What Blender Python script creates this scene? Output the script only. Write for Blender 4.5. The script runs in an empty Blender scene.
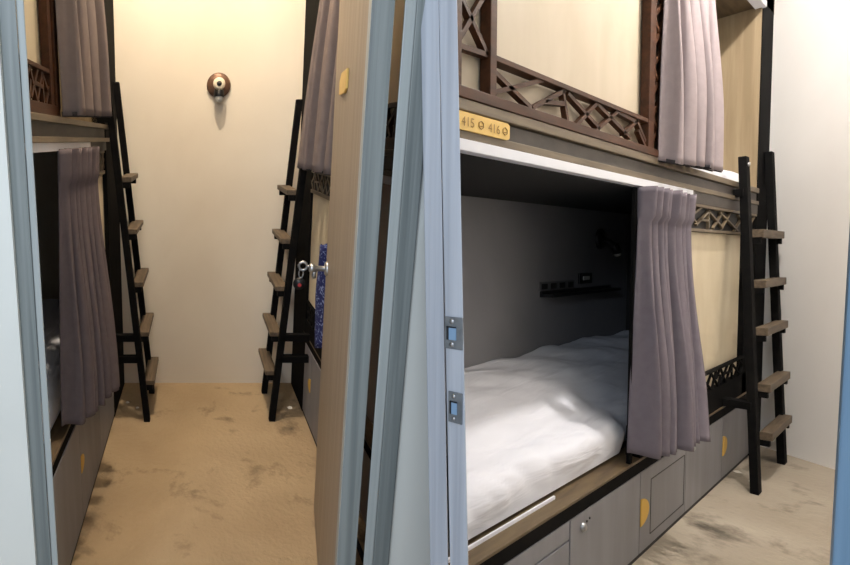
import bpy, bmesh, math, random
from mathutils import Vector, Matrix, noise

sc = bpy.context.scene
COL = sc.collection
PI = math.pi
# ------------------------------------------------------------------ frames
# Two neighbouring dorm rooms seen from the passage between them.  Each room has its own
# axes with the origin at eye height in the doorway; the right-hand room is level with the world.
def unit(v): return Vector(v).normalized()
F, PX, PY = 500.0, 220.0, 282.5
rv1 = unit((747, -30.5, 500)); rup = -unit((151.2, 12000, 500))
rup = (rup - rv1 * rup.dot(rv1)).normalized()
re2 = rv1.cross(rup)
if re2.z < 0: re2 = -re2
RC = Matrix((-re2, rv1, rup)).transposed()          # right-room axes in camera axes (x right, y down, z forward)
LC = Matrix(((1, 0, 0), unit((-25, -142.5, 500)), -unit((-24, 2534.5, 500)))).transposed()
KR = 1.15
HR, HL = 1.15, 1.5
CAM = Vector((0, 0, HR * KR))
ML = RC.transposed() @ LC
def Rw(x, y, z): return CAM + Vector((x, y, z)) * KR
def Lw(u, v, w): return CAM + ML @ Vector((u, v, w))

# ------------------------------------------------------------------ materials
def srgb(r, g, b):
    f = lambda c: (c / 255 / 12.92) if c / 255 <= .04045 else ((c / 255 + .055) / 1.055) ** 2.4
    return (f(r), f(g), f(b), 1)
def mat(name, c1, c2=None, scale=(4, 4, 4), rough=.6, metal=0, bump=0, detail=4, lo=.35, hi=.65, spec=.4, ntype='noise', dist=.4):
    m = bpy.data.materials.new(name); m.use_nodes = True
    nt = m.node_tree; b = nt.nodes['Principled BSDF']
    b.inputs['Roughness'].default_value = rough; b.inputs['Metallic'].default_value = metal
    b.inputs['Specular IOR Level'].default_value = spec
    b.inputs['Base Color'].default_value = c1
    if c2 or bump:
        at = nt.nodes.new('ShaderNodeAttribute'); at.attribute_name = 'lp'
        mp = nt.nodes.new('ShaderNodeMapping'); mp.inputs['Scale'].default_value = scale
        nz = nt.nodes.new('ShaderNodeTexNoise'); nz.inputs['Scale'].default_value = 1; nz.inputs['Detail'].default_value = detail
        nz.inputs['Distortion'].default_value = dist
        nt.links.new(at.outputs['Vector'], mp.inputs['Vector']); nt.links.new(mp.outputs['Vector'], nz.inputs['Vector'])
        if c2:
            cr = nt.nodes.new('ShaderNodeValToRGB')
            cr.color_ramp.elements[0].color = c1; cr.color_ramp.elements[1].color = c2
            cr.color_ramp.elements[0].position = lo; cr.color_ramp.elements[1].position = hi
            nt.links.new(nz.outputs['Fac'], cr.inputs['Fac']); nt.links.new(cr.outputs['Color'], b.inputs['Base Color'])
        if bump:
            bp = nt.nodes.new('ShaderNodeBump'); bp.inputs['Strength'].default_value = bump; bp.inputs['Distance'].default_value = .01
            nt.links.new(nz.outputs['Fac'], bp.inputs['Height']); nt.links.new(bp.outputs['Normal'], b.inputs['Normal'])
    return m
def concrete(name, base, dark, stain):
    m = mat(name, base, dark, (1.6, 1.6, 1.6), .8, bump=.0, detail=8, lo=.3, hi=.75)
    nt = m.node_tree; b = nt.nodes['Principled BSDF']
    link = [l for l in nt.links if l.to_socket == b.inputs['Base Color']][0]; src = link.from_socket
    at = [n for n in nt.nodes if n.type == 'ATTRIBUTE'][0]
    nz = nt.nodes.new('ShaderNodeTexNoise'); nz.inputs['Scale'].default_value = 4.3; nz.inputs['Detail'].default_value = 9; nz.inputs['Roughness'].default_value = .62; nz.inputs['Distortion'].default_value = .25
    nt.links.new(at.outputs['Vector'], nz.inputs['Vector'])
    cr = nt.nodes.new('ShaderNodeValToRGB'); cr.color_ramp.elements[0].position = .56; cr.color_ramp.elements[1].position = .74
    nt.links.new(nz.outputs['Fac'], cr.inputs['Fac'])
    mx = nt.nodes.new('ShaderNodeMixRGB'); mx.inputs['Color2'].default_value = stain
    nt.links.new(cr.outputs['Color'], mx.inputs['Fac']); nt.links.new(src, mx.inputs['Color1']); nt.links.new(mx.outputs['Color'], b.inputs['Base Color'])
    n2 = nt.nodes.new('ShaderNodeTexNoise'); n2.inputs['Scale'].default_value = 38; n2.inputs['Detail'].default_value = 6
    nt.links.new(at.outputs['Vector'], n2.inputs['Vector'])
    bp = nt.nodes.new('ShaderNodeBump'); bp.inputs['Strength'].default_value = .7; bp.inputs['Distance'].default_value = .012
    nt.links.new(n2.outputs['Fac'], bp.inputs['Height']); nt.links.new(bp.outputs['Normal'], b.inputs['Normal'])
    return m
def emis(name, col, s):
    m = bpy.data.materials.new(name); m.use_nodes = True
    b = m.node_tree.nodes['Principled BSDF']; b.inputs['Base Color'].default_value = col
    b.inputs['Emission Color'].default_value = col; b.inputs['Emission Strength'].default_value = s
    return m
M = dict(
    plaster=mat('cream_plaster', srgb(226, 218, 203), srgb(212, 202, 186), (1.1, 1.1, .8), .85, bump=.12, detail=6),
    plaster_r=mat('white_plaster', srgb(236, 233, 229), srgb(226, 222, 217), (1.3, 1.3, .7), .85, bump=.12, detail=6),
    white_wall=mat('white_paint', srgb(216, 219, 214), srgb(210, 213, 208), (2, 2, 2), .8),
    floor=concrete('worn_concrete_floor', srgb(166, 146, 116), srgb(138, 118, 91), srgb(80, 66, 50)),
    floor_r=concrete('worn_concrete_floor_pale', srgb(172, 162, 146), srgb(144, 133, 116), srgb(82, 75, 64)),
    jamb=mat('blue_grey_woodgrain', srgb(102, 110, 110), srgb(130, 137, 136), (60, 60, 1.2), .5, detail=5, bump=.15),
    jamb_light=mat('pale_grey_woodgrain', srgb(148, 156, 156), srgb(164, 171, 170), (60, 60, 1.2), .5, detail=5, bump=.1),
    jamb_blue=mat('cool_blue_woodgrain', srgb(154, 161, 172), srgb(176, 183, 193), (70, 70, 1.2), .5, detail=5, bump=.15),
    jamb_deep=mat('deep_blue_woodgrain', srgb(86, 116, 142), srgb(104, 134, 160), (70, 70, 1.2), .5, detail=5, bump=.15),
    door=mat('greige_woodgrain', srgb(132, 119, 103), srgb(150, 136, 118), (50, 50, 1.0), .5, detail=5, bump=.1),
    black=mat('black_stained_timber', srgb(13, 13, 14), srgb(20, 19, 18), (20, 3, 20), .8, spec=.05),
    dark=mat('charcoal_timber', srgb(52, 47, 43), srgb(66, 60, 54), (8, 20, 20), .55, bump=.1),
    inner=mat('bunk_inner_paint', srgb(132, 132, 137), srgb(126, 126, 131), (3, 3, 3), .8),
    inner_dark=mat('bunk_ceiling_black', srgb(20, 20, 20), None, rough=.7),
    brown=mat('dark_walnut', srgb(74, 44, 25), srgb(56, 33, 18), (6, 40, 40), .5, bump=.1, spec=.2),
    deck=mat('weathered_brown_wood', srgb(98, 82, 58), srgb(76, 62, 44), (6, 50, 50), .55, bump=.15),
    tread=mat('weathered_tread_wood', srgb(98, 84, 67), srgb(72, 61, 48), (6, 60, 60), .6, bump=.15),
    lipwood=mat('grey_brown_lip', srgb(112, 99, 79), srgb(92, 80, 63), (5, 60, 60), .5, bump=.1),
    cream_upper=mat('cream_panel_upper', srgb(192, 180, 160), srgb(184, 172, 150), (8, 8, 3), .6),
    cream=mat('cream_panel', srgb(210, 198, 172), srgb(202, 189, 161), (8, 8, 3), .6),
    oak=mat('pale_oak_board', srgb(150, 132, 103), srgb(128, 110, 82), (24, 24, 1.6), .6, detail=6),
    track=mat('white_painted_track', srgb(222, 224, 232), None, rough=.4),
    cab=mat('grey_laminate', srgb(126, 126, 131), srgb(117, 117, 121), (14, 14, 2), .5),
    cab_seam=mat('shadow_gap', srgb(44, 42, 42), None, rough=.8),
    gold=mat('ochre_inlay', srgb(206, 164, 66), None, rough=.5),
    plate=mat('golden_plate', srgb(222, 186, 104), srgb(212, 176, 94), (20, 20, 20), .45),
    engrave=mat('engraved_brown', srgb(138, 104, 46), None, rough=.6),
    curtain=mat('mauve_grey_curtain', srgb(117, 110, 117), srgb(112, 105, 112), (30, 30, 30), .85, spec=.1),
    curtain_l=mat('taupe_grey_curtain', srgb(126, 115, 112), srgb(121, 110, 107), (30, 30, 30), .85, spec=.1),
    curtain_up=mat('lit_mauve_curtain', srgb(156, 145, 147), srgb(151, 140, 142), (30, 30, 30), .85, spec=.1),  # the mauve curtain cloth again, its lit look put into a lighter colour
    curtain_dark=mat('shaded_taupe_curtain', srgb(104, 95, 98), srgb(99, 90, 93), (30, 30, 30), .85, spec=.1),  # the taupe cloth darkened, shade on the lower curtain put into its colour
    lining=mat('dark_curtain_hem', srgb(52, 48, 50), None, rough=.9),
    linen=mat('white_linen', srgb(226, 228, 236), srgb(219, 221, 229), (2.6, 15, 13), .9, spec=.1, bump=1.0, detail=3, dist=.9),
    steel=mat('brushed_steel', srgb(180, 182, 184), srgb(150, 152, 155), (40, 40, 40), .32, metal=.9),
    steel_dull=mat('dull_steel_plate', srgb(128, 134, 140), srgb(108, 114, 120), (40, 40, 40), .45, metal=.6),
    hole=mat('mortise_hole', srgb(120, 150, 180), None, rough=.8),
    hole_dark=mat('mortise_edge', srgb(30, 34, 40), None, rough=.8),
    bronze=mat('bronze_brown_metal', srgb(112, 84, 66), srgb(92, 68, 54), (30, 30, 30), .4, metal=.4),
    ivory=mat('ivory_porcelain', srgb(226, 214, 190), None, rough=.3),
    glass=mat('frosted_bulb_glass', srgb(196, 196, 190), None, rough=.25),
    blackmetal=mat('black_metal', srgb(22, 22, 24), None, rough=.4),
    greyplastic=mat('grey_plastic', srgb(96, 96, 100), None, rough=.5),
    red=mat('red_dot', srgb(170, 40, 40), None, rough=.5),
    cloth=mat('blue_patterned_cloth', srgb(22, 34, 92), srgb(130, 145, 190), (22, 22, 26), .9, detail=2, lo=.56, hi=.64, dist=3.5),
    chip=mat('white_plaster_crumb', srgb(228, 222, 210), None, rough=.9),
    lamp=emis('lamp_diffuser', (1, .93, .82, 1), 3.0),
)

# ------------------------------------------------------------------ mesh builder
class MB:
    def __init__(s): s.v = []; s.f = []; s.smooth = set()
    def add(s, vs, fs, smooth=False):
        o = len(s.v); s.v += [tuple(p) for p in vs]
        for f in fs:
            if smooth: s.smooth.add(len(s.f))
            s.f.append([i + o for i in f])
        return s
    def hexa(s, p):   # 8 pts: bottom ring 0-3, top ring 4-7
        return s.add(p, [(0, 1, 2, 3), (4, 5, 6, 7), (0, 1, 5, 4), (1, 2, 6, 5), (2, 3, 7, 6), (3, 0, 4, 7)])
    def box(s, a0, a1, b0, b1, c0, c1):
        return s.hexa([(a0, b0, c0), (a1, b0, c0), (a1, b1, c0), (a0, b1, c0), (a0, b0, c1), (a1, b0, c1), (a1, b1, c1), (a0, b1, c1)])
    def seg(s, a0, z0, a1, z1, wd, d0, d1):   # lattice bar lying in an (a,z) plane
        t = Vector((a1 - a0, z1 - z0)).normalized(); n = Vector((-t.y, t.x)) * wd / 2
        q = [(a0 - n.x, z0 - n.y), (a1 - n.x, z1 - n.y), (a1 + n.x, z1 + n.y), (a0 + n.x, z0 + n.y)]
        return s.hexa([(a, d0, z) for a, z in q] + [(a, d1, z) for a, z in q])
    def prism(s, poly, c0, c1, axis=2):
        def p(a, b, c): return ((c, a, b), (a, c, b), (a, b, c))[axis]
        n = len(poly)
        vs = [p(a, b, c0) for a, b in poly] + [p(a, b, c1) for a, b in poly]
        return s.add(vs, [tuple(range(n)), tuple(range(n, 2 * n))] + [(i, (i + 1) % n, n + (i + 1) % n, n + i) for i in range(n)])
    def lathe(s, c, ax, prof, n=24, smooth=True):   # prof: (radius, offset along ax)
        ax = Vector(ax).normalized(); t = Vector((0, 0, 1)) if abs(ax.z) < .8 else Vector((1, 0, 0))
        x = ax.cross(t).normalized(); y = ax.cross(x); c = Vector(c); vs = []; fs = []
        for r, h in prof:
            for i in range(n):
                an = 2 * PI * i / n; vs.append(c + ax * h + (x * math.cos(an) + y * math.sin(an)) * r)
        for j in range(len(prof) - 1):
            for i in range(n): fs.append((j * n + i, j * n + (i + 1) % n, (j + 1) * n + (i + 1) % n, (j + 1) * n + i))
        s.add(vs, fs, smooth)
        s.add(vs[:n], [tuple(range(n))]); s.add(vs[-n:], [tuple(range(n))]); return s
    def tube(s, pts, r, n=10):
        pts = [Vector(p) for p in pts]; vs = []; fs = []
        for k, p in enumerate(pts):
            d = (pts[min(k + 1, len(pts) - 1)] - pts[max(k - 1, 0)]).normalized()
            t = Vector((0, 0, 1)) if abs(d.z) < .9 else Vector((1, 0, 0))
            x = d.cross(t).normalized(); y = d.cross(x)
            rr = r[k] if isinstance(r, (list, tuple)) else r
            for i in range(n):
                an = 2 * PI * i / n; vs.append(p + (x * math.cos(an) + y * math.sin(an)) * rr)
        for j in range(len(pts) - 1):
            for i in range(n): fs.append((j * n + i, j * n + (i + 1) % n, (j + 1) * n + (i + 1) % n, (j + 1) * n + i))
        fs += [tuple(range(n)), tuple(range((len(pts) - 1) * n, len(pts) * n))]
        return s.add(vs, fs, True)
    def build(s, name, m, mp, parent=None, base=None, bevel=0, kind=None, label=None, weld=False):
        me = bpy.data.meshes.new(name)
        b = Vector(base) if base is not None else (Vector(parent['_b']) if parent is not None else Vector((0, 0, 0)))
        me.from_pydata([mp(*p) - b for p in s.v], [], s.f)
        at = me.attributes.new('lp', 'FLOAT_VECTOR', 'POINT')
        at.data.foreach_set('vector', [c for p in s.v for c in p])
        for i in s.smooth: me.polygons[i].use_smooth = True
        bm = bmesh.new(); bm.from_mesh(me)
        if weld: bmesh.ops.remove_doubles(bm, verts=bm.verts, dist=1e-5)
        bmesh.ops.recalc_face_normals(bm, faces=bm.faces); bm.to_mesh(me); bm.free()
        me.materials.append(m)
        o = bpy.data.objects.new(name, me); COL.objects.link(o)
        o['_b'] = tuple(b)
        if parent is not None:
            o.parent = parent
            o.location = b - Vector(parent['_b'])
        else: o.location = b
        if bevel:
            md = o.modifiers.new('edge', 'BEVEL'); md.width = bevel; md.segments = 2; md.limit_method = 'ANGLE'
        if kind: o['kind'] = kind
        if label: o['label'] = label
        return o
def thing(name, label, cat, base, group=None):
    o = bpy.data.objects.new(name, None); COL.objects.link(o); o.location = base; o.empty_display_size = .05
    o['_b'] = tuple(base); tag(o, label, cat, group); return o
def tag(o, label, cat, group=None):
    o['label'] = label; o['category'] = cat
    if group: o['group'] = group
    return o
def struct(name, mb, m, mp, **k): return mb.build(name, m, mp, kind='structure', **k)
def text_mb(body, size, place, extr=0.0):
    cu = bpy.data.curves.new('lettering', 'FONT'); cu.body = body; cu.size = size; cu.resolution_u = 3
    o = bpy.data.objects.new('lettering', cu); COL.objects.link(o)
    bpy.context.view_layer.update()
    me = bpy.data.meshes.new_from_object(o.evaluated_get(bpy.context.evaluated_depsgraph_get()))
    mb = MB(); mb.add([place(v.co.x, v.co.y) for v in me.vertices], [tuple(p.vertices) for p in me.polygons])
    bpy.data.objects.remove(o); bpy.data.curves.remove(cu); bpy.data.meshes.remove(me)
    return mb

# ------------------------------------------------------------------ mapping of a bunk's own axes: (along, depth, height)
XB = -.661
def mR(a, d, z): return Rw(XB - d, a, z)
UL, UR = -.45, .611
def mLl(a, d, z): return Lw(UL - d, a, z)
def mLr(a, d, z): return Lw(UR + d, a, z)

def lattice(mb, segs, wd, d0, d1):
    for s in segs: mb.seg(*s, wd, d0, d1)
def pattern(a0, a1, z0, z1, cell, seed=0):   # the bunks' crossing-stick pattern laid into a strip
    unit_ = [(0, .1, .62, 1), (0, .95, .45, .0), (.45, 0, .95, .95), (.3, .55, .95, .5), (.95, .95, 1.0, 0), (.95, .95, 1.7, .1), (1.2, 0, 1.75, 1), (1.65, 1, 2.3, 0), (1.75, 0, 2.1, 1), (2.1, .5, 2.45, 1), (2.3, 0, 2.45, .6)]
    out = []; k = 0; horiz = (a1 - a0) >= (z1 - z0)
    L, W = ((a1 - a0), (z1 - z0)) if horiz else ((z1 - z0), (a1 - a0))
    while k * 2.45 * cell < L:
        for s0, t0, s1, t1 in unit_:
            p0, p1 = (k * 2.45 + s0) * cell, (k * 2.45 + s1) * cell
            if p0 >= L: continue
            if p1 > L:
                t1 = t0 + (t1 - t0) * (L - p0) / max(1e-6, p1 - p0); p1 = L
            out.append((a0 + p0, z0 + t0 * W, a0 + p1, z0 + t1 * W) if horiz else (a0 + t0 * W, z0 + p0, a0 + t1 * W, z0 + p1))
        k += 1
    return out

def sstep(x): x = max(0, min(1, x)); return x * x * (3 - 2 * x)
def curtain(name, label, mp, m, a_top, a_bot, z_top, z_bot, out_bot, folds, amp, seed, group=None, ease=1.0, tie=.13, hem=True, top_d=-.012, amp_top=.55, ns=None, ruffle=0.0, dpow=1.2):
    """pinch-pleated drop: a sheet of grown vertices, solid through Solidify"""
    rnd = random.Random(seed); ns = ns or folds * 14; nt = 46
    ph = [0]
    for i in range(folds): ph.append(ph[-1] + rnd.uniform(.65, 1.35))
    ph = [p / ph[-1] for p in ph]
    dep = [rnd.uniform(.7, 1.25) for _ in range(folds + 1)]
    mb = MB(); vs = []; fs = []
    for j in range(nt + 1):
        t = j / nt
        for i in range(ns + 1):
            s = i / ns
            k = max(q for q in range(folds) if ph[q] <= s + 1e-9)
            fr = (s - ph[k]) / (ph[k + 1] - ph[k])
            e = t ** ease
            aL = a_top[0] + (a_bot[0] - a_top[0]) * e; aR = a_top[1] + (a_bot[1] - a_top[1]) * e
            # eased fold spacing, sharper valleys than crests
            wob = .12 * math.sin(3.1 * t + k * 1.7) * sstep((t - tie) / .5)
            c = math.cos(2 * PI * (fr + wob * (1 - abs(2 * fr - 1)))); o_ = 1 - (1 - (.5 - .5 * c)) ** 1.25; c = 1 - 2 * o_
            if tie and t < tie:
                h = amp * amp_top * dep[k]; prof = -abs(math.sin(PI * fr)) ** .6 * 2 + 1
                h *= .62 + .1 * (1 - t / tie); c = prof * .6 + c * .4
            else:
                g = sstep((t - tie) / .75) if tie else 1
                h = amp * dep[k] * ((amp_top * .45) + (1 - amp_top * .45) * g)
                pass
            a = aL + (aR - aL) * s + math.sin(4 * PI * fr) * (aR - aL) / folds * .10 * sstep((t - tie) / .3)
            d = top_d + (out_bot[0] + (out_bot[1] - out_bot[0]) * s - top_d) * t ** dpow + h * (c - .6)
            z = z_top + ((z_bot[0] + (z_bot[1] - z_bot[0]) * s) - z_top) * t
            if ruffle: z += ruffle * sstep((t - .9) / .1) * c
            vs.append((a, d, z))
    for j in range(nt):
        for i in range(ns):
            q = j * (ns + 1) + i; fs.append((q, q + 1, q + ns + 2, q + ns + 1))
    mb.add(vs, fs, True)
    base = mp((a_bot[0] + a_bot[1]) / 2, 0, min(z_bot))
    o = mb.build(name, m, mp, base=base)
    md = o.modifiers.new('cloth', 'SOLIDIFY'); md.thickness = .004
    tag(o, label, 'curtain', group)
    if hem:
        hb = MB(); hv = []; hf = []
        for i in range(ns + 1):
            a, d, z = vs[nt * (ns + 1) + i]; hv += [(a, d + .004, z + .012), (a, d + .004, z - .004)]
        for i in range(ns): hf.append((2 * i, 2 * i + 1, 2 * i + 3, 2 * i + 2))
        hb.add(hv, hf, True); h = hb.build('hem', M['lining'], mp, parent=o)
        md = h.modifiers.new('cloth', 'SOLIDIFY'); md.thickness = .004
    return o

def mattress(name, label, mp, a0, a1, d0, d1, zt, zb, seed, round_=.12, skew=0, bulge=.03, amp=.012, group=None, zf=None, tuck=None):
    zf = zt if zf is None else zf
    na, nd = 130, 52; mb = MB(); vs = []; fs = []
    for i in range(na + 1):
        s = i / na
        for j in range(nd + 1):
            t = j / nd
            # profile: t 0..0.3 front face (bottom to top), then the top
            if t < .34:
                u_ = t / .34; an = u_ * PI / 2
                d = d0 + round_ * (1 - math.cos(an)) - bulge * math.sin(PI * u_) * .6; z = zb + (zf - zb) * (math.sin(an) ** .8)
            else:
                u_ = (t - .34) / .66; d = d0 + round_ + (d1 - d0 - round_) * u_; z = zf + (zt - zf) * math.sin(u_ * PI / 2)
            aa = a0 + skew * max(0, d); a = aa + (a1 - aa) * s
            P = Vector((a * 1.1 + seed, d * 4.5 + a * 1.3, z * 3))
            if tuck: d += tuck[1] * sstep((a - tuck[0]) / .12) * (1 - sstep((t - .34) / .3))
            w = amp * (noise.noise(P * 2.1) + .6 * abs(noise.noise(P * 4.3 + Vector((7, 3, 1)))) + .35 * noise.noise(Vector((a * 5 + d * 9, d * 16 - a * 4, seed))))
            edge = min(1, t / .08)
            end = sstep(s / .04) if skew == 0 else 1
            end2 = 1
            z += w * edge * (1 if t >= .2 else t / .2); d -= w * .8 * (1 - sstep((t - .2) / .2)) * edge
            z = zb + (z - zb) * (.6 + .4 * min(end, end2))
            vs.append((a, d, z))
    for i in range(na):
        for j in range(nd):
            q = i * (nd + 1) + j; fs.append((q, q + 1, q + nd + 2, q + nd + 1))
    n = nd + 1
    mb.add(vs, fs, True)
    # underside and ends
    mb.add([vs[0], vs[nd], (vs[nd][0], vs[nd][1], zb)] , [(0, 1, 2)])
    ends = []
    for i in (0, na):
        ring = vs[i * n:(i + 1) * n] + [(vs[i * n + nd][0], d1, zb)]
        mb.add(ring, [tuple(range(len(ring)))])
    o = mb.build(name, M['linen'], mp, base=mp((a0 + a1) / 2, (d0 + d1) / 2, zb))
    return tag(o, label, 'mattress', group)

# ================================================================== SETTING
# ---- the right-hand room
fr = MB(); fr.prism([(-.26, .40), (.9, .5), (1.25, 3.6), (.20, 3.86), (XB, 4.338), (-1.25, 4.70), (-1.23, 1.92)], -1.20, HR * -1, 2)
struct('floor_right', fr, M['floor_r'], Rw)
def skew_wall(p, q, th, z0, z1):
    d = Vector((q[0] - p[0], q[1] - p[1])).normalized(); n = Vector((-d.y, d.x)) * th
    return MB().prism([p, q, (q[0] + n.x, q[1] + n.y), (p[0] + n.x, p[1] + n.y)], z0, z1, 2)
wd = Vector((.299, -.166)).normalized()
pA = (XB - wd.x * .8, 4.337 - wd.y * .8); pB = (XB + wd.x * 2.1, 4.337 - -wd.y * 2.1)
struct('wall_back_right', skew_wall(pA, pB, .06, -1.2, 2.1), M['plaster_r'], Rw)
struct('wall_far_right', MB().box(1.15, 1.21, .3, 3.5, -1.2, 2.1), M['plaster_r'], Rw)
struct('ceiling_right', MB().prism([(-.26, .40), (1.2, .5), (1.25, 3.5), (.2, 3.95), (-1.25, 4.75), (-1.23, 1.92)], 2.05, 2.1, 2), M['plaster_r'], Rw)
# ---- wall between the two rooms, its end is the pillar seen between the two doorways
dirx, diry = -.627, 1.0
n_ = Vector((diry, -dirx)).normalized() * .006
struct('wall_middle', MB().prism([(dirx * .86 - n_.x, diry * .86 - n_.y), (dirx * .86 + n_.x, diry * .86 + n_.y), (dirx * 2.05 + n_.x, diry * 2.05 + n_.y), (dirx * 3.3, diry * 3.3), (dirx * 3.3 - .02, diry * 3.3)], -1.6, 2.6, 2), M['inner'], Rw)
# ---- the left-hand room
struct('floor_left', MB().prism([(-1.6, .62), (.47, .62), (.62, 1.3), (1.38, 3.03), (-1.6, 3.03)], -1.55, -1.5, 2), M['floor'], Lw)
struct('wall_back_left', MB().box(-1.6, 1.42, 3.028, 3.09, -1.6, 2.35), M['plaster'], Lw)
struct('wall_side_left', MB().box(-1.66, -1.6, .6, 3.09, -1.6, 2.35), M['plaster'], Lw)
struct('ceiling_left', MB().prism([(-1.66, .9), (.5, .9), (.62, 1.3), (1.38, 3.05), (-1.66, 3.05)], 2.3, 2.35, 2), M['plaster'], Lw)
struct('wall_front_left', MB().box(-1.66, -.3965, 1.09, 1.16, -1.6, 2.35), M['white_wall'], Lw)
sl = lambda w_: .535 - .071 * (w_ - .0)
struct('wall_front_middle', MB().hexa([(.484, 1.11, -1.6), (sl(-1.6), 1.11, -1.6), (sl(-1.6) + .015, 1.14, -1.6), (.497, 1.14, -1.6), (.484, 1.11, .68), (sl(.68), 1.11, .68), (sl(.68) + .015, 1.14, .68), (.497, 1.14, .68)]), M['white_wall'], Lw)
struct('wall_lintel_left', MB().box(-.40, .50, 1.09, 1.16, .95, 2.35), M['white_wall'], Lw)

# ---- door frames
struct('trim_1', MB().prism([(-.398, 1.10), (-.3605, 1.10), (-.3835, 1.17), (-.42, 1.17)], -1.55, 1.0, 2), M['jamb'], Lw, bevel=.002)
struct('trim_2', MB().prism([(-.3605, 1.102), (-.3445, 1.102), (-.366, 1.17), (-.382, 1.17)], -1.55, 1.0, 2), M['jamb_light'], Lw, bevel=.003)
struct('trim_3', MB().prism([(.422, 1.10), (.446, 1.10), (.474, 1.17), (.4495, 1.17)], -1.55, 1.0, 2), M['jamb_light'], Lw, bevel=.003)
struct('trim_4', MB().prism([(.446, 1.10), (.486, 1.10), (.515, 1.17), (.475, 1.17)], -1.55, 1.0, 2), M['jamb'], Lw, bevel=.003)
# ---- the right room's frame (leans a hair, as the photographed one does)
def lean(x0, x1, y0, y1, z0, z1, k):
    f = lambda x, z: x - k * (z - .25)
    g = y1 / y0      # splayed sides, as on a bevelled frame
    ring = lambda z: [(f(x0, z), y0, z), (f(x1, z), y0, z), (f(x1, z) * g, y1, z), (f(x0, z) * g, y1, z)]
    return MB().hexa(ring(z0) + ring(z1))
struct('trim_5', lean(-.5435, -.5090, .80, .86, -1.2, 1.2, .024), M['jamb_blue'], Rw, bevel=.0015)
struct('trim_6', lean(-.5080, -.4755, .80, .84, -1.2, 1.2, .028), M['jamb_blue'], Rw, bevel=.0015)
struct('trim_7', lean(-.058, .012, .75, .86, -1.2, 2.0, -.0117), M['jamb_deep'], Rw, bevel=.002)
struct('wall_front_right', MB().box(.004, 1.2, .80, .86, -1.2, 2.1), M['white_wall'], Rw)

# strike plates on the right room's frame
def strike(z0, z1, x0, x1, label):
    base = Rw((x0 + x1) / 2, .80, z0)
    t = thing('strike_plate', label, 'strike plate', base, 'strike plates on the door frame')
    w, h = x1 - x0, z1 - z0
    MB().box(x0, x1, .7975, .8005, z0, z1).build('plate', M['steel_dull'], Rw, t, bevel=.001)
    MB().box(x0 + w * .14, x0 + w * .66, .7963, .798, z0 + h * .28, z0 + h * .70).build('mortise', M['hole'], Rw, t, label='pale blue latch opening')
    MB().box(x0 + w * .14, x0 + w * .26, .7955, .7972, z0 + h * .28, z0 + h * .70).box(x0 + w * .14, x0 + w * .66, .7955, .7972, z0 + h * .66, z0 + h * .70).build('mortise_edge', M['hole_dark'], Rw, t)
    for zz in (z0 + h * .14, z0 + h * .86):
        MB().lathe((x0 + w * .42, .7972, zz), (0, -1, 0), [(w * .14, 0), (w * .12, .0015), (.0005, .002)], 14).build('screw', M['steel'], Rw, t)
strike(-.1535, -.099, -.4975, -.4655, 'upper strike plate with pale latch hole on the blue-grey door frame')
strike(-.280, -.227, -.490, -.4655, 'lower, narrower strike plate with two screws on the blue-grey door frame')

# ================================================================== RIGHT ROOM BUNK
a0, aP0, aP1 = 1.075, 4.07, 4.33
bk = thing('bunk_bed', 'two-tier black and walnut bunk bed with white LED strip and open lower berth', 'bunk bed', mR(2.7, .2, -1.15))
B = lambda mb, nm, m, **k: mb.build(nm, M[m], mR, bk, **k)
DB = .448
def part_depth(a, d): return a   # helper kept for readability
near = lambda d: (XB - d) / -.618      # along-position where the dividing wall cuts the bunk
def wedge(mb, d0, d1, a1, z0, z1):     # slab whose near end follows the dividing wall
    return mb.prism([(near(d0), d0), (a1, d0), (a1, d1), (near(d1), d1)], z0, z1, 2)
B(MB().box(aP0, aP1, 0, .06, -1.15, 1.95), 'post', 'black', bevel=.003)
B(MB().box(2.225, 2.25, .0, .012, -.757, .245), 'post', 'black', bevel=.003)
B(wedge(MB(), -.003, .075, 4.06, -.767, -.757), 'deck_board', 'deck', bevel=.002)
B(MB().box(a0, 4.06, 0, .03, -.812, -.766), 'fascia', 'black', label='black fascia under the lower deck')
B(wedge(MB(), .03, DB, 4.06, -.80, -.768), 'lower_deck', 'dark')
B(MB().box(a0 + .06, 1.72, .036, .0405, -.757, -.747), 'mattress_stop', 'track', label='thin white strip at the edge of the mattress')
# inside of the lower berth
B(MB().box(near(DB), 4.06, DB, DB + .02, -.80, .25), 'back_panel', 'inner', label='grey painted back panel of the lower berth')
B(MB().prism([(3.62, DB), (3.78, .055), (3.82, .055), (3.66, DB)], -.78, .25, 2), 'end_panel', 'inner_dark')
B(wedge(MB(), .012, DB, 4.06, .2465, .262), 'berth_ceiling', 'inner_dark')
# beam between the tiers
B(MB().box(a0, 2.86, -.008, .02, .249, .2765), 'light_strip', 'track', bevel=.002, label='white strip along the top of the lower opening')
B(MB().box(2.86, aP0, -.002, .03, .226, .2765), 'beam', 'dark', bevel=.002)
B(MB().box(a0, aP0, -.006, .03, .277, .2975), 'lower_lip', 'lipwood', bevel=.002)
B(MB().box(a0, aP0, .004, .03, .2975, .340), 'beam', 'dark', bevel=.001)
B(MB().box(a0, aP0, -.006, .06, .342, .3695), 'upper_lip', 'lipwood', bevel=.003)
B(wedge(MB(), .06, DB, 4.09, .30, .345), 'upper_deck', 'dark')
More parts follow.
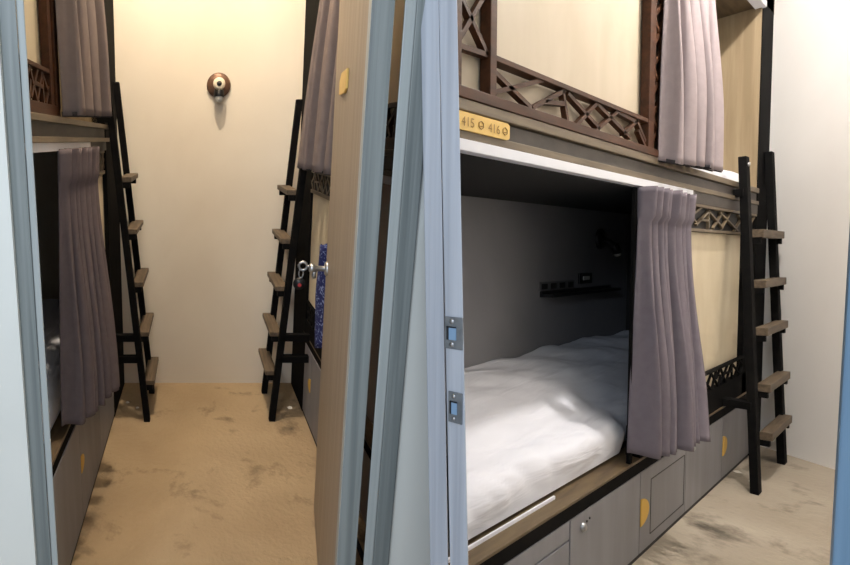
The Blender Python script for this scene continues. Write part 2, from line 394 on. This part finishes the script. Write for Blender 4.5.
# panel beside the lower opening
lw = MB(); zl0, zl1 = .118, .214
lw.box(2.36, aP0, .0, .02, .214, .226).box(2.36, aP0, .0, .02, .106, .118)
segsB = [(2.846, .153, 3.045, .215), (2.843, .19, 2.972, .146), (2.973, .134, 3.172, .205), (3.157, .204, 3.165, .123), (3.157, .204, 3.39, .138), (3.037, .159, 3.162, .16), (3.238, .125, 3.398, .207), (3.351, .205, 3.695, .126), (3.391, .129, 3.546, .213), (3.62, .118, 3.80, .205), (3.70, .207, 3.95, .12), (3.85, .12, 4.05, .21)]
lattice(lw, segsB, .009, .004, .014)
B(lw, 'lattice', 'lipwood', label='narrow lattice above the lower cream panel')
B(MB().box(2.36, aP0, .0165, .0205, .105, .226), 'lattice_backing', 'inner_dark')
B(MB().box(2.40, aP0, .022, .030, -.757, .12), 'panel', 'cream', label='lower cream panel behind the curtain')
lb = MB(); lb.box(2.33, aP0, -.002, .010, -.560, -.546).box(2.33, aP0, 0, .045, -.757, -.645)
lattice(lb, pattern(2.35, 3.9, -.648, -.556, .22), .008, .000, .008)
B(lb, 'lattice', 'black', label='black lattice along the foot of the lower cream panel')
B(MB().box(3.84, 3.93, .0, .05, -.757, .214), 'post', 'black', bevel=.002)
# upper tier
up = MB()
up.box(a0, 2.60, -.008, .03, .3700, .3965).box(1.275, 2.335, 0, .025, .487, .502)
for x0, x1 in ((1.085, 1.121), (1.245, 1.275), (2.335, 2.395), (2.515, 2.60)):
    up.box(x0, x1, -.001, .026, .3965, 1.36)
B(up, 'upper_frame', 'brown', bevel=.002)
us = [(1.274, .464, 1.466, .405), (1.278, .413, 1.545, .495), (1.473, .405, 1.671, .488), (1.547, .434, 1.672, .448), (1.656, .485, 1.689, .40), (1.687, .482, 1.919, .41), (1.753, .400, 1.897, .488), (1.897, .485, 2.181, .414), (1.892, .400, 2.071, .490), (2.071, .485, 2.234, .476), (2.12, .42, 2.257, .488), (2.234, .486, 2.33, .42), (2.257, .45, 2.33, .40)]
ul = MB(); lattice(ul, us, .0125, .004, .018)
lattice(ul, [(1.12, .612, 1.245, .497), (1.12, .505, 1.235, .645), (1.12, .492, 1.25, .497), (1.12, .76, 1.245, .64), (1.12, .65, 1.245, .77), (1.12, .78, 1.245, .78)], .013, .004, .018)
for z in [.42, .60, .78, .96, 1.14]:
    lattice(ul, [(2.395, z, 2.515, z + .12), (2.395, z + .10, 2.515, z + .005), (2.395, z + .11, 2.515, z + .19)], .016, .004, .018)
B(ul, 'lattice', 'brown', label='dark walnut lattice around the upper cream panel')
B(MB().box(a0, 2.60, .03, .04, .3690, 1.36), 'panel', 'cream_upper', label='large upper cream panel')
B(MB().box(near(DB), 4.05, DB, DB + .02, .345, 1.37), 'upper_back_panel', 'inner')
B(MB().box(4.052, 4.067, .004, DB + .02, .345, 1.37), 'upper_end_panel', 'oak', label='pale oak end panel of the upper berth')
B(wedge(MB(), .0, DB + .02, 4.11, 1.365, 1.38), 'upper_ceiling', 'deck')
B(MB().box(a0, 4.07, -.012, .03, 1.357, 1.392), 'curtain_track', 'track', bevel=.002, label='white curtain track at the top of the upper berth')
B(MB().box(a0, 4.34, .0, .06, 1.392, 1.95), 'top_board', 'deck')
B(MB().box(a0, 4.06, .004, .014, -1.15, -1.132), 'plinth_shadow', 'cab_seam')  # dark strip painted for the shadow line under the cabinets

# cabinets under the lower berth: each unit stands by itself
def unit_box(name, label, aa0, aa1, group):
    t = thing(name, label, 'cabinet', mR((aa0 + aa1) / 2, .15, -1.13), group)
    d1 = min(.40, max(.05, (aa0 - 1.06) * .65 + .05))
    MB().box(aa0, aa1, .016, .40 if aa0 > 1.7 else .03, -1.131, -.813).build('carcass', M['cab_seam'], mR, t)
    return t
G = 'grey cabinets under the lower berth'
def halfmoon(t, a, zc, h, w, mp, d=.0):
    pts = [(a + w * math.cos(q), zc + h * math.sin(q)) for q in [(-.5 + i / 16) * PI for i in range(17)]]
    mb = MB(); mb.prism(pts, d - .003, d + .002, 1); mb.build('pull', M['gold'], mp, t, label='ochre half-moon pull')
def lock(t, a, z, mp, d=0.0, r=.014):
    mb = MB().lathe((a, d, z), (0, -1, 0), [(r, 0), (r, .006), (r * .7, .010), (.001, .010)], 16)
    o = mb.build('lock', M['steel'], mp, t, label='small steel cam lock')
    MB().box(a + .028, a + .034, d - .003, d, z + .006, z + .012).box(a + .05, a + .055, d - .003, d, z + .010, z + .016).build('screw_mark', M['cab_seam'], mp, o)
t = unit_box('drawer_cabinet', 'grey cabinet of two stacked drawers beside the door frame', 1.12, 1.735, G)
MB().box(1.12, 1.732, 0, .016, -.874, -.816).build('drawer', M['cab'], mR, t, bevel=.0015)
MB().box(1.12, 1.732, 0, .016, -1.13, -.880).build('drawer', M['cab'], mR, t, bevel=.0015)
t = unit_box('locker_cabinet', 'grey locker under the bed edge, with a steel lock, nearer of the two locked ones', 1.738, 2.336, G)
o = MB().box(1.741, 2.334, 0, .016, -1.13, -.816).build('door', M['cab'], mR, t, bevel=.0015); lock(o, 1.825, -.862, mR)
t = unit_box('panel_cabinet', 'grey cabinet with a recessed square panel below the hanging curtain', 2.338, 2.886, G)
o = MB().box(2.340, 2.884, 0, .016, -1.13, -.816).build('door', M['cab'], mR, t, bevel=.0015)
halfmoon(o, 2.342, -.972, .052, .085, mR)
fm = MB()
for q in ((2.452, -.868, 2.865, -.868), (2.452, -1.085, 2.865, -1.085), (2.452, -.868, 2.452, -1.085), (2.865, -.868, 2.865, -1.085)): fm.seg(*q, .003, -.0012, .001)
fm.build('panel_groove', M['cab_seam'], mR, o)
t = unit_box('locker_cabinet', 'grey locker with a steel lock, farther one, nearest the ladder', 2.888, 3.480, G)
o = MB().box(2.890, 3.478, 0, .016, -1.13, -.816).build('door', M['cab'], mR, t, bevel=.0015); lock(o, 2.975, -.858, mR)
t = unit_box('panel_cabinet', 'grey end cabinet with half-moon pull behind the black ladder', 3.482, 4.06, G)
o = MB().box(3.484, 4.056, 0, .016, -1.13, -.816).build('door', M['cab'], mR, t, bevel=.0015); halfmoon(o, 3.486, -.965, .05, .075, mR)

# berth sign 415 / 416
t = thing('berth_sign', 'golden number plate reading 415 and 416 on the beam over the open berth', 'sign', mR(1.2, -.01, .292))
pts = []
x0, x1, z0, z1, r = 1.085, 1.322, .2955, .3370, .008
for cx, cz, s in ((x1 - r * 2, z0 + r, -PI / 2), (x1 - r * 2, z1 - r, 0)):
    for i in range(7): q = s + i * PI / 12; pts.append((cx + 2 * r * math.cos(q), cz + r * math.sin(q)))
pts += [(x0, z1), (x0, z0)]
MB().prism(pts, -.010, .004, 1).build('plate', M['plate'], mR, t)
sx = 1.2
lt = text_mb('415', .031, lambda x, y: (1.103 + x * sx, -.0112, .3045 + y))
lt2 = text_mb('416', .031, lambda x, y: (1.218 + x * sx, -.0112, .3045 + y))
lt.build('numerals', M['engrave'], mR, t); lt2.build('numerals', M['engrave'], mR, t)
for ca in (1.188, 1.298):
    ic = MB()
    pp = [(ca + .0115 * math.cos(q), .3155 + .0095 * math.sin(q)) for q in [PI / 2 + i * PI / 3 for i in range(6)]]
    for i in range(6):
        ic.seg(pp[i][0], pp[i][1], pp[(i + 1) % 6][0], pp[(i + 1) % 6][1], .0015, -.0114, -.0098)
    ic.seg(ca - .005, .3125, ca + .005, .3125, .002, -.0114, -.0098)
    ic.build('berth_symbols', M['engrave'], mR, t)

# bedding
mattress('mattress', 'rumpled white sheeted mattress in the open lower berth by the door frame', mR, near(0) + .03, 3.615, .052, DB - .004, -.438, -.744, 3.0, round_=.085, skew=1.618, bulge=.03, amp=.020, zf=-.605, tuck=(2.28, .035))
mattress('mattress', 'white bedding just showing under the upper curtain beside the oak panel', mR, 2.65, 4.045, .05, DB - .01, .47, .346, 9.0, round_=.10, amp=.012)

# things on the inner wall of the berth
IB = DB
t = thing('wall_shelf', 'thin black shelf on the berth wall below the sockets', 'shelf', mR(2.95, IB - .03, -.19))
MB().box(2.545, 3.36, IB - .055, IB, -.186, -.172).build('board', M['blackmetal'], mR, t, bevel=.002)
MB().box(2.545, 3.36, IB - .008, IB, -.186, -.158).build('back_lip', M['blackmetal'], mR, t)
t = thing('socket_strip', 'long grey four-gang socket plate above the black berth shelf', 'socket', mR(2.71, IB, -.14))
MB().box(2.53, 2.898, IB - .006, IB, -.158, -.116).build('plate', M['greyplastic'], mR, t, bevel=.002)
for i in range(4):
    c = 2.575 + i * .093
    MB().box(c - .027, c + .027, IB - .009, IB - .005, -.150, -.124).build('outlet', M['inner_dark'] if i % 2 == 0 else M['blackmetal'], mR, t)
t = thing('light_switch', 'black switch plate with pale inset, right of the socket strip', 'switch', mR(3.03, IB, -.12))
MB().box(2.955, 3.109, IB - .008, IB, -.138, -.084).build('plate', M['blackmetal'], mR, t, bevel=.002)
MB().box(2.995, 3.07, IB - .011, IB - .007, -.120, -.100).build('rocker', M['glass'], mR, t)
t = thing('reading_lamp', 'black reading lamp on the dark wall of the lower berth', 'lamp', mR(3.22, IB, .03))
MB().lathe((3.215, IB, .096), (0, -1, 0), [(.055, 0), (.055, .012), (.046, .018), (.001, .019)], 28).build('wall_plate', M['blackmetal'], mR, t)
MB().tube([(3.215, IB - .012, .090), (3.225, IB - .045, .075), (3.24, IB - .06, .055)], .014).build('arm', M['blackmetal'], mR, t)
MB().tube([(3.24, IB - .06, .065), (3.262, IB - .065, .02)], [.018, .02], 16).build('head', M['blackmetal'], mR, t)
MB().tube([(3.262, IB - .065, .02), (3.268, IB - .066, .007), (3.27, IB - .066, .002)], [.017, .016, .008], 16).build('bulb', M['glass'], mR, t)

# curtains
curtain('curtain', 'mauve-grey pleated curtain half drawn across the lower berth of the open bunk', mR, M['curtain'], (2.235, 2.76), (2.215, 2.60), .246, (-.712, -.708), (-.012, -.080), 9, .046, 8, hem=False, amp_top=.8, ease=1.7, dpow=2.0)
curtain('curtain', 'mauve-grey curtain hanging from the upper berth above the open bunk', mR, M['curtain_up'], (2.47, 3.02), (2.42, 3.03), 1.355, (.347, .372), (-.02, -.02), 6, .036, 11, tie=.06, ruffle=.012)

# ladder
def ladder(mp, label, a_near, a_far, rail_d, z_foot, z_tops, rungs, wa, wdp, tread_out, tread_in, th, brackets, group=None, over=.0, lean_a=.0, span=None):
    t = thing('bunk_ladder', label, 'ladder', mp((a_near + a_far) / 2, rail_d(z_foot), z_foot), group)
    for a, zt in ((a_near, z_tops[0]), (a_far, z_tops[1])):
        mb = MB(); d0, d1 = rail_d(z_foot), rail_d(zt)
        mb.hexa([(a - wa / 2, d0 - wdp / 2, z_foot), (a + wa / 2, d0 - wdp / 2, z_foot), (a + wa / 2, d0 + wdp / 2, z_foot), (a - wa / 2, d0 + wdp / 2, z_foot),
                 (a + lean_a - wa / 2, d1 - wdp / 2, zt), (a + lean_a + wa / 2, d1 - wdp / 2, zt), (a + lean_a + wa / 2, d1 + wdp / 2, zt), (a + lean_a - wa / 2, d1 + wdp / 2, zt)])
        mb.build('rail', M['black'], mp, t, bevel=.003)
    for z in rungs:
        d = rail_d(z)
        s0, s1 = span(z) if span else (a_near + over, a_far + over)
        r = MB().box(s0, s1, d - tread_out, d + tread_in, z - th, z).build('tread', M['tread'], mp, t, bevel=.003, label='worn wooden tread')
        for b0 in (s0, s1 - .03):
            MB().box(b0, b0 + .03, d - tread_out * .8, d + tread_in, z - th - .03, z - th).build('tread_bracket', M['black'], mp, r)
    for a, z, dd in brackets:
        MB().box(a - wa / 2, a + wa / 2, rail_d(z), dd, z - .018, z + .018).build('wall_bracket', M['black'], mp, t)
    return t
rdR = lambda z: -.125 + (z + 1.15) * (.110 / 1.75) + .0
lad = ladder(mR, 'black bunk ladder with worn wooden treads standing at the end of the single open bunk', 3.46, 4.075, rdR, -1.15, (.492, .585), (.128, -.128, -.366, -.645, -.882), .065, .03, .045, .0, .040, [(3.49, -.735, .0), (3.58, .31, .0)], lean_a=.15, span=lambda z: (3.60 + .075 * (z + .9), 4.10 + .09 * (z + .9)))
MB().lathe((3.60, rdR(.45) - .016, .452), (0, -1, 0), [(.010, 0), (.010, .006), (.001, .006)], 10).build('bolt', M['steel'], mR, lad)

# plaster crumbs on the floors
def crumb(mp, a, b, z, r, label, group):
    mb = MB(); rnd = random.Random(int(a * 1000)); n = 8
    top = [(a + r * .6 * math.cos(2 * PI * i / n), b + r * .6 * math.sin(2 * PI * i / n), z + r * rnd.uniform(.25, .4)) for i in range(n)]
    bot = [(a + r * rnd.uniform(.8, 1.2) * math.cos(2 * PI * i / n), b + r * rnd.uniform(.8, 1.2) * math.sin(2 * PI * i / n), z) for i in range(n)]
    mb.add(bot + top, [tuple(range(n)), tuple(range(n, 2 * n))] + [(i, (i + 1) % n, n + (i + 1) % n, n + i) for i in range(n)])
    tag(mb.build('plaster_crumb', M['chip'], mp, base=mp(a, b, z)), label, 'crumb', group)
crumb(Rw, -.645, 3.72, -1.15, .016, 'white plaster crumb against the cabinets behind the single ladder', 'white crumbs by the ladder of the open bunk')
crumb(Rw, -.60, 3.85, -1.15, .016, 'white plaster crumb between the feet of the single ladder, middle of three', 'white crumbs by the ladder of the open bunk')
crumb(Rw, -.575, 3.62, -1.15, .014, 'white plaster crumb nearest the front foot of the single ladder', 'white crumbs by the ladder of the open bunk')

# ceiling light of the right room
def ceiling_light(mp, a, b, z, label, energy, col, size=.05):
    t = thing('ceiling_light', label, 'ceiling light', mp(a, b, z - .06))
    MB().lathe((a, b, z), (0, 0, -1), [(.09, 0), (.09, .015), (.06, .03), (.001, .03)], 24).build('housing', M['track'], mp, t)
    MB().lathe((a, b, z - .03), (0, 0, -1), [(.05, 0), (.05, .008), (.001, .01)], 24).build('diffuser', M['lamp'], mp, t)
    ld = bpy.data.lights.new('room_lamp', 'POINT'); ld.energy = energy; ld.color = col; ld.shadow_soft_size = size
    lo = bpy.data.objects.new('room_lamp', ld); COL.objects.link(lo); lo.location = mp(a, b, z - .14)
ceiling_light(Rw, -.20, 2.62, 2.05, 'round white ceiling light over the aisle beside the open bunk', 192, (1, .94, .88))

# ================================================================== LEFT ROOM BUNKS
def side_bunk(mp, label, p):
    b = thing('bunk_bed', label, 'bunk bed', mp((p['a0'] + p['a1']) / 2, .15, -1.5))
    Q = lambda mb, nm, m, **k: mb.build(nm, M[m], mp, b, **k)
    zo = p['zo']; a0, a1, pa, D = p['a0'], p['a1'], p['post'], p['D']; oe = p['open']; st = p['stile']
    Q(MB().box(pa, a1, 0, .07, -1.5, 1.5), 'post', 'black', bevel=.003)
    Q(MB().box(oe, oe + .05, .0, .05, p['rail'] - .1, zo - .035), 'post', 'black', bevel=.002)
    Q(MB().box(a0, pa + .05, 0, .075, p['rail'] - .012, p['rail']), 'deck_board', 'deck', bevel=.002)
    Q(MB().box(a0, pa + .05, .002, .03, p['rail'] - .05, p['rail'] - .012), 'fascia', 'black')
    Q(MB().box(a0, pa + .05, .03, D, p['rail'] - .045, p['rail'] - .014), 'lower_deck', 'dark')
    Q(MB().box(a0, a1, D, D + .02, -1.45, 1.45), 'back_panel', 'inner')
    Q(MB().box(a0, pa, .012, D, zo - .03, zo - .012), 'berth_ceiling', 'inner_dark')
    Q(MB().box(a0, oe, -.008, .02, zo - .034, zo - .008), 'light_strip', 'track', label='white strip along the top of the lower opening')
    Q(MB().box(oe, pa, -.002, .03, zo - .05, zo - .008), 'beam', 'dark')
    Q(MB().box(a0, pa + .03, -.016, .03, zo - .008, zo + .010), 'lower_lip', 'lipwood', bevel=.002)
    Q(MB().box(a0, pa + .03, .004, .03, zo + .010, zo + .052), 'beam', 'dark')
    Q(MB().box(a0, pa + .03, -.018, .06, zo + .052, zo + .072), 'upper_lip', 'lipwood', bevel=.002)
    Q(MB().box(a0, pa, .06, D, zo + .02, zo + .055), 'upper_deck', 'dark')
    lat = MB(); lat.box(oe, pa, p.get('rec', .02) - .012, .02, zo - .062, zo - .05).box(oe, pa, p.get('rec', .02) - .012, .02, zo - .165, zo - .148)
    lattice(lat, pattern(oe, pa, zo - .15, zo - .06, p.get('cell', .09)), .008, p.get('rec', .02) - .0095, p.get('rec', .02) - .0055)
    Q(lat, 'lattice', 'lipwood', label='narrow lattice above the lower cream panel')
    rc = p.get('rec', .02)
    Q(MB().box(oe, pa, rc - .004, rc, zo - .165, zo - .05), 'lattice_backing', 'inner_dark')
    Q(MB().box(oe, pa, rc + .002, rc + .01, p['rail'] - .02, zo - .06), 'panel', 'cream', label='lower cream panel')
    lb = MB(); lb.box(oe, pa, 0, .022, p['rail'] + .17, p['rail'] + .185).box(oe, pa, 0, .04, p['rail'], p['rail'] + .08)
    lattice(lb, pattern(oe, pa, p['rail'] + .08, p['rail'] + .172, .1), .012, .002, .016)
    Q(lb, 'lattice', 'black', label='black lattice at the foot of the lower panel')
    uf = MB(); uf.box(a0, st + .10, -.002, .03, zo + .072, zo + .107).box(a0, st, 0, .025, zo + .198, zo + .212).box(st, st + .035, -.001, .026, zo + .1, 1.3).box(st + .07, st + .11, -.001, .026, zo + .1, 1.3)
    Q(uf, 'upper_frame', 'brown', bevel=.002)
    ul = MB(); lattice(ul, pattern(a0, st, zo + .107, zo + .2, .12), .012, .004, .018)
    Q(ul, 'lattice', 'brown', label='walnut lattice under the upper cream panel')
    Q(MB().box(a0, st + .07, .03, .04, zo + .072, 1.3), 'panel', 'cream', label='upper cream panel')
    Q(MB().box(pa, pa + .015, .04, D, zo + .06, 1.3), 'upper_end_panel', 'oak')
    Q(MB().box(a0, a1, .0, D, 1.3, 1.33), 'upper_ceiling', 'deck')
    Q(MB().box(a0, pa, -.012, .03, 1.27, 1.30), 'curtain_track', 'track')
    Q(MB().box(a0, pa, .004, .014, -1.5, -1.478), 'plinth_shadow', 'cab_seam')  # dark-coloured strip in place of the shadow at the cabinet foot
    return b
PL = dict(a0=1.18, a1=3.02, post=2.62, D=.8, zo=0.0, rail=-.985, open=2.20, stile=1.655)
PR = dict(a0=1.50, a1=3.02, post=2.68, D=.06, zo=-.10, rail=-1.03, open=2.10, stile=1.90)
side_bunk(mLl, 'black and walnut bunk along the left wall of the narrow room', PL)
PR['D'] = .055; PR['rec'] = .008; PR['cell'] = .15
side_bunk(mLr, 'black bunk partly hidden by the open door', PR)

def cab_row(mp, zt, spans, D, names, group):
    for (x0, x1, kind), lab in zip(spans, names):
        t = thing('locker_cabinet' if kind == 'lock' else 'panel_cabinet', lab, 'cabinet', mp((x0 + x1) / 2, .1, -1.478), group)
        MB().box(x0, x1, .016, D, -1.478, zt - .003).build('carcass', M['cab_seam'], mp, t)
        o = MB().box(x0 + .002, x1 - .002, 0, .016, -1.477, zt - .004).build('door', M['cab'], mp, t, bevel=.0015)
        if kind == 'lock': lock(o, x0 + .06, zt - .06, mp, r=.009)
        else: halfmoon(o, x0 + .004, (zt - 1.48) / 2 + .02, .036, .05, mp)
cab_row(mLl, PL['rail'] - .05, [(1.2, 1.80, 'lock'), (1.80, 2.20, 'moon'), (2.20, 2.61, 'lock')], .5,
        ['grey locker under the left bunk, nearest the door frame', 'grey cabinet with ochre half-moon pull under the left bunk curtain', 'grey locker under the left bunk beside its ladder'], 'cabinets under the left bunk')
cab_row(mLr, PR['rail'] - .05, [(2.1, 2.50, 'lock'), (2.50, 2.67, 'moon')], .07,
        ['grey locker just past the edge of the open door', 'narrow grey cabinet with faint ochre pull behind the right-hand ladder of the narrow room'], 'cabinets under the right bunk')
mattress('mattress', 'white mattress edge peeping past the door frame in the left bunk', mLl, 1.22, 2.55, .05, .76, -.80, -.97, 21.0, round_=.12, amp=.014)

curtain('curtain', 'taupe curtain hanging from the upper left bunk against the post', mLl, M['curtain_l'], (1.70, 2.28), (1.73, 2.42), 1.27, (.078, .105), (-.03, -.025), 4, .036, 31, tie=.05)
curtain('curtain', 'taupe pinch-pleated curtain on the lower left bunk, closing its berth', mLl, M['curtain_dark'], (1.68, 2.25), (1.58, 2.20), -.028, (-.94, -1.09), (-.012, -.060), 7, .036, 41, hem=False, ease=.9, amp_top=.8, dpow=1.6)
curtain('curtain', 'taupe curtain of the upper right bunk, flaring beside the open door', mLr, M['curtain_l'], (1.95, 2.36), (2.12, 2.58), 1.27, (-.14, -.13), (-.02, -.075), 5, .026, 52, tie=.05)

rdL = lambda z: -.185 + (z + 1.5) * (.185 - .02) / 1.8
ladl = ladder(mLl, 'black bunk ladder leaning on the left bunk of the narrow room', 2.58, 2.90, rdL, -1.5, (.24, .305), (-.182, -.447, -.728, -1.001, -1.280), .034, .034, .062, .0, .026, [(2.58, -1.02, .0), (2.58, -1.14, .0), (2.58, .1, 0)], over=.03)
rdRr = lambda z: -.186 + (z + 1.5) * (.155 / 1.8)
ladr = ladder(mLr, 'black bunk ladder leaning on the right bunk beside the open door', 2.585, 2.90, rdRr, -1.5, (.16, .215), (-.247, -.498, -.751, -1.003, -1.225), .034, .034, .062, .0, .026, [(2.585, -1.02, .0), (2.585, -1.14, .0), (2.585, .02, 0)], over=.03)
for ld_, mp_, z_ in ((ladl, mLl, .085), (ladr, mLr, .02)):
    o = MB().box(2.605, 2.665, -.03, -.026, z_ - .03, z_ + .03).build('hook_plate', M['steel_dull'], mp_, ld_, label='small steel hook plate')
    MB().lathe((2.635, -.03, z_), (0, -1, 0), [(.008, 0), (.008, .003), (.001, .003)], 10).build('bolt', M['blackmetal'], mp_, o)
crumb(Lw, -.40, 2.78, -1.5, .012, 'white plaster crumb against the left cabinets behind the left ladder', 'white crumbs behind the left ladder')
crumb(Lw, -.335, 2.72, -1.5, .011, 'white plaster crumb near the front foot of the left ladder', 'white crumbs behind the left ladder')
crumb(Lw, .55, 2.72, -1.5, .016, 'white plaster crumb by the foot of the ladder next to the open door', 'white crumbs at the door-side ladder')

# wall lamp on the back wall
t = thing('wall_lamp', 'round bronze wall lamp with ivory knob and small bulb on the cream back wall', 'lamp', Lw(.135, 3.02, .29))
cx, cz = .135, .300
MB().lathe((cx, 3.028, cz), (0, -1, 0), [(.068, 0), (.068, .012), (.058, .020), (.001, .022)], 40).build('wall_plate', M['bronze'], Lw, t)
MB().tube([(cx, 3.012, cz), (cx, 2.985, cz), (cx, 2.965, cz + .002)], .024, 16).build('arm', M['blackmetal'], Lw, t)
MB().lathe((cx, 2.972, cz + .003), (0, -1, 0), [(.020, -.01), (.033, 0), (.034, .012), (.026, .020), (.014, .020)], 28).build('ring_knob', M['ivory'], Lw, t, label='ivory ring on the lamp arm')
MB().lathe((cx, 2.953, cz + .003), (0, -1, 0), [(.014, 0), (.014, .003), (.001, .003)], 18).build('knob_centre', M['blackmetal'], Lw, t)
MB().lathe((cx, 2.985, cz - .012), (0, -.15, -1), [(.022, 0), (.027, .02), (.030, .05), (.028, .055)], 24).build('lamp_holder', M['blackmetal'], Lw, t)
MB().lathe((cx, 2.977, cz - .064), (0, -.1, -1), [(.021, 0), (.022, .012), (.018, .024), (.009, .031), (.001, .033)], 22).build('bulb', M['glass'], Lw, t)

# the open door leaf of the left room
dP0, dP1 = Vector((.357, 1.10)), Vector((.497, 1.88))
du = (dP1 - dP0).normalized(); dn = Vector((du.y, -du.x)); LEN = (dP1 - dP0).length; TH = .0415
def mDoor(s, n, z): p = dP0 + du * s + dn * n; return Lw(p.x, p.y, z)      # along the leaf, through its thickness, up
door = MB().box(0, LEN, 0, TH, -1.492, .90).build('door_1', M['door'], mDoor, base=mDoor(.4, .02, -1.49), kind='structure')
MB().box(-.003, 0, -.001, TH + .001, -1.492, .90).build('edge_strip', M['jamb'], mDoor, door, label='blue-grey grained leaf edge')
MB().box(-.003, .036, -.002, 0, -1.492, .90).build('face_edging', M['jamb_light'], mDoor, door)
hs = LEN - .055
MB().lathe((hs, 0, -.458), (0, -1, 0), [(.026, 0), (.026, .006), (.02, .010), (.001, .010)], 24).build('handle_rose', M['steel'], mDoor, door)
MB().lathe((hs, -.008, -.458), (0, -1, 0), [(.010, 0), (.0095, .034), (.016, .040), (.017, .052), (.012, .058), (.001, .059)], 22).build('door_knob', M['steel'], mDoor, door)
MB().tube([(hs, -.045, -.468), (hs + .008, -.048, -.488), (hs + .01, -.045, -.496)], .008, 12).build('thumb_turn', M['steel'], mDoor, door)
# number plaque on the leaf
t = thing('door_plaque', 'small golden slanted plaque on the inside of the open door', 'sign', mDoor(.44, -.004, .15))
MB().prism([(.37, .137), (.41, .128), (.56, .135), (.56, .176), (.51, .195), (.37, .190)], -.007, 0, 1).build('plate', M['plate'], mDoor, t, bevel=.002)
# key in the knob
kz = -.452; 
t = thing('key', 'small bunch key with round black fob hanging from the door knob', 'key', mDoor(hs, -.12, kz))
kp = [(hs + .002, -.088 + .015 * math.cos(q), kz + .015 * math.sin(q)) for q in [2 * PI * i / 20 for i in range(21)]]
MB().tube(kp, .005, 8).build('key_bow', M['steel'], mDoor, t)
MB().tube([(hs, -.060, kz), (hs, -.075, kz)], .005, 8).build('key_blade', M['steel'], mDoor, t)
kp = [(hs, -.094 + .008 * math.cos(q), kz - .028 + .016 * math.sin(q)) for q in [2 * PI * i / 16 for i in range(17)]]
MB().tube(kp, .0025, 6).build('split_ring', M['steel'], mDoor, t)
fob = MB().lathe((hs - .003, -.099, kz - .066), (-1, 0, 0), [(.023, 0), (.023, .005), (.001, .006)], 26).build('fob', M['blackmetal'], mDoor, t)
MB().lathe((hs - .009, -.098, kz - .070), (-1, 0, 0), [(.007, 0), (.001, .001)], 16).build('fob_badge', M['red'], mDoor, fob, label='red badge on the fob')

# blue patterned cloth hanging behind the door
mb = MB(); vs = []; fs = []
for j in range(17):
    tt = j / 16
    for i in range(13):
        s = i / 12
        wv = .03 * math.sin(tt * 5 + .4) * (1 - tt)
        vs.append((1.98 + .35 * s * (.72 + .28 * sstep(tt * 1.6)) + wv * .5, -.035 - .018 * math.sin(s * 9 + tt * 2), -.42 - .50 * tt + .03 * math.sin(s * 5)))
for j in range(16):
    for i in range(12): q = j * 13 + i; fs.append((q, q + 1, q + 14, q + 13))
mb.add(vs, fs, True); o = mb.build('patterned_cloth', M['cloth'], mLr, base=mLr(2.2, -.03, -.9))
md = o.modifiers.new('cloth', 'SOLIDIFY'); md.thickness = .006
tag(o, 'blue cloth with white pattern hanging between the cream panel and the open door', 'cloth')

ceiling_light(Lw, -.02, 2.1, 2.3, 'round white ceiling light over the aisle of the narrow room', 185, (1, .84, .66))

# ================================================================== light from the passage, added fill, world, camera
w = bpy.data.worlds.new('passage'); sc.world = w; w.use_nodes = True
w.node_tree.nodes['Background'].inputs['Color'].default_value = (.88, .93, 1, 1)
w.node_tree.nodes['Background'].inputs['Strength'].default_value = .7
ld = bpy.data.lights.new('passage_daylight', 'AREA'); ld.energy = 22; ld.size = .4; ld.color = (.76, .86, 1)
lo = bpy.data.objects.new('passage_daylight', ld); COL.objects.link(lo); lo.location = Rw(.1, -.9, .9)
lo.rotation_euler = (Rw(-.6, 1.5, -.5) - lo.location).to_track_quat('-Z', 'Y').to_euler()

ld = bpy.data.lights.new('passage_fill', 'AREA'); ld.energy = 7; ld.size = .7; ld.color = (.84, .91, 1)  # fill added to brighten the pillar and near floor, not a known lamp
lo = bpy.data.objects.new('passage_fill', ld); COL.objects.link(lo); lo.location = Lw(-.15, -1.0, .9)
lo.rotation_euler = (Lw(.2, 1.2, -.4) - lo.location).to_track_quat('-Z', 'Y').to_euler()
cam = bpy.data.cameras.new('camera'); co = bpy.data.objects.new('camera', cam); COL.objects.link(co)
cam.sensor_width = 36; cam.sensor_fit = 'HORIZONTAL'; cam.lens = 36 * F / 850
cam.shift_x = (425 - PX) / 850; cam.shift_y = 0
cam.clip_start = .02
rt = RC.transposed()
X = rt @ Vector((1, 0, 0)); Y = rt @ Vector((0, -1, 0)); Z = rt @ Vector((0, 0, -1))
mw = Matrix((X, Y, Z)).transposed().to_4x4(); mw.translation = CAM
co.matrix_world = mw
sc.camera = co
sc.view_settings.view_transform = 'Standard'
sc.view_settings.look = 'None'
for o in sc.objects:
    if '_b' in o.keys(): del o['_b']
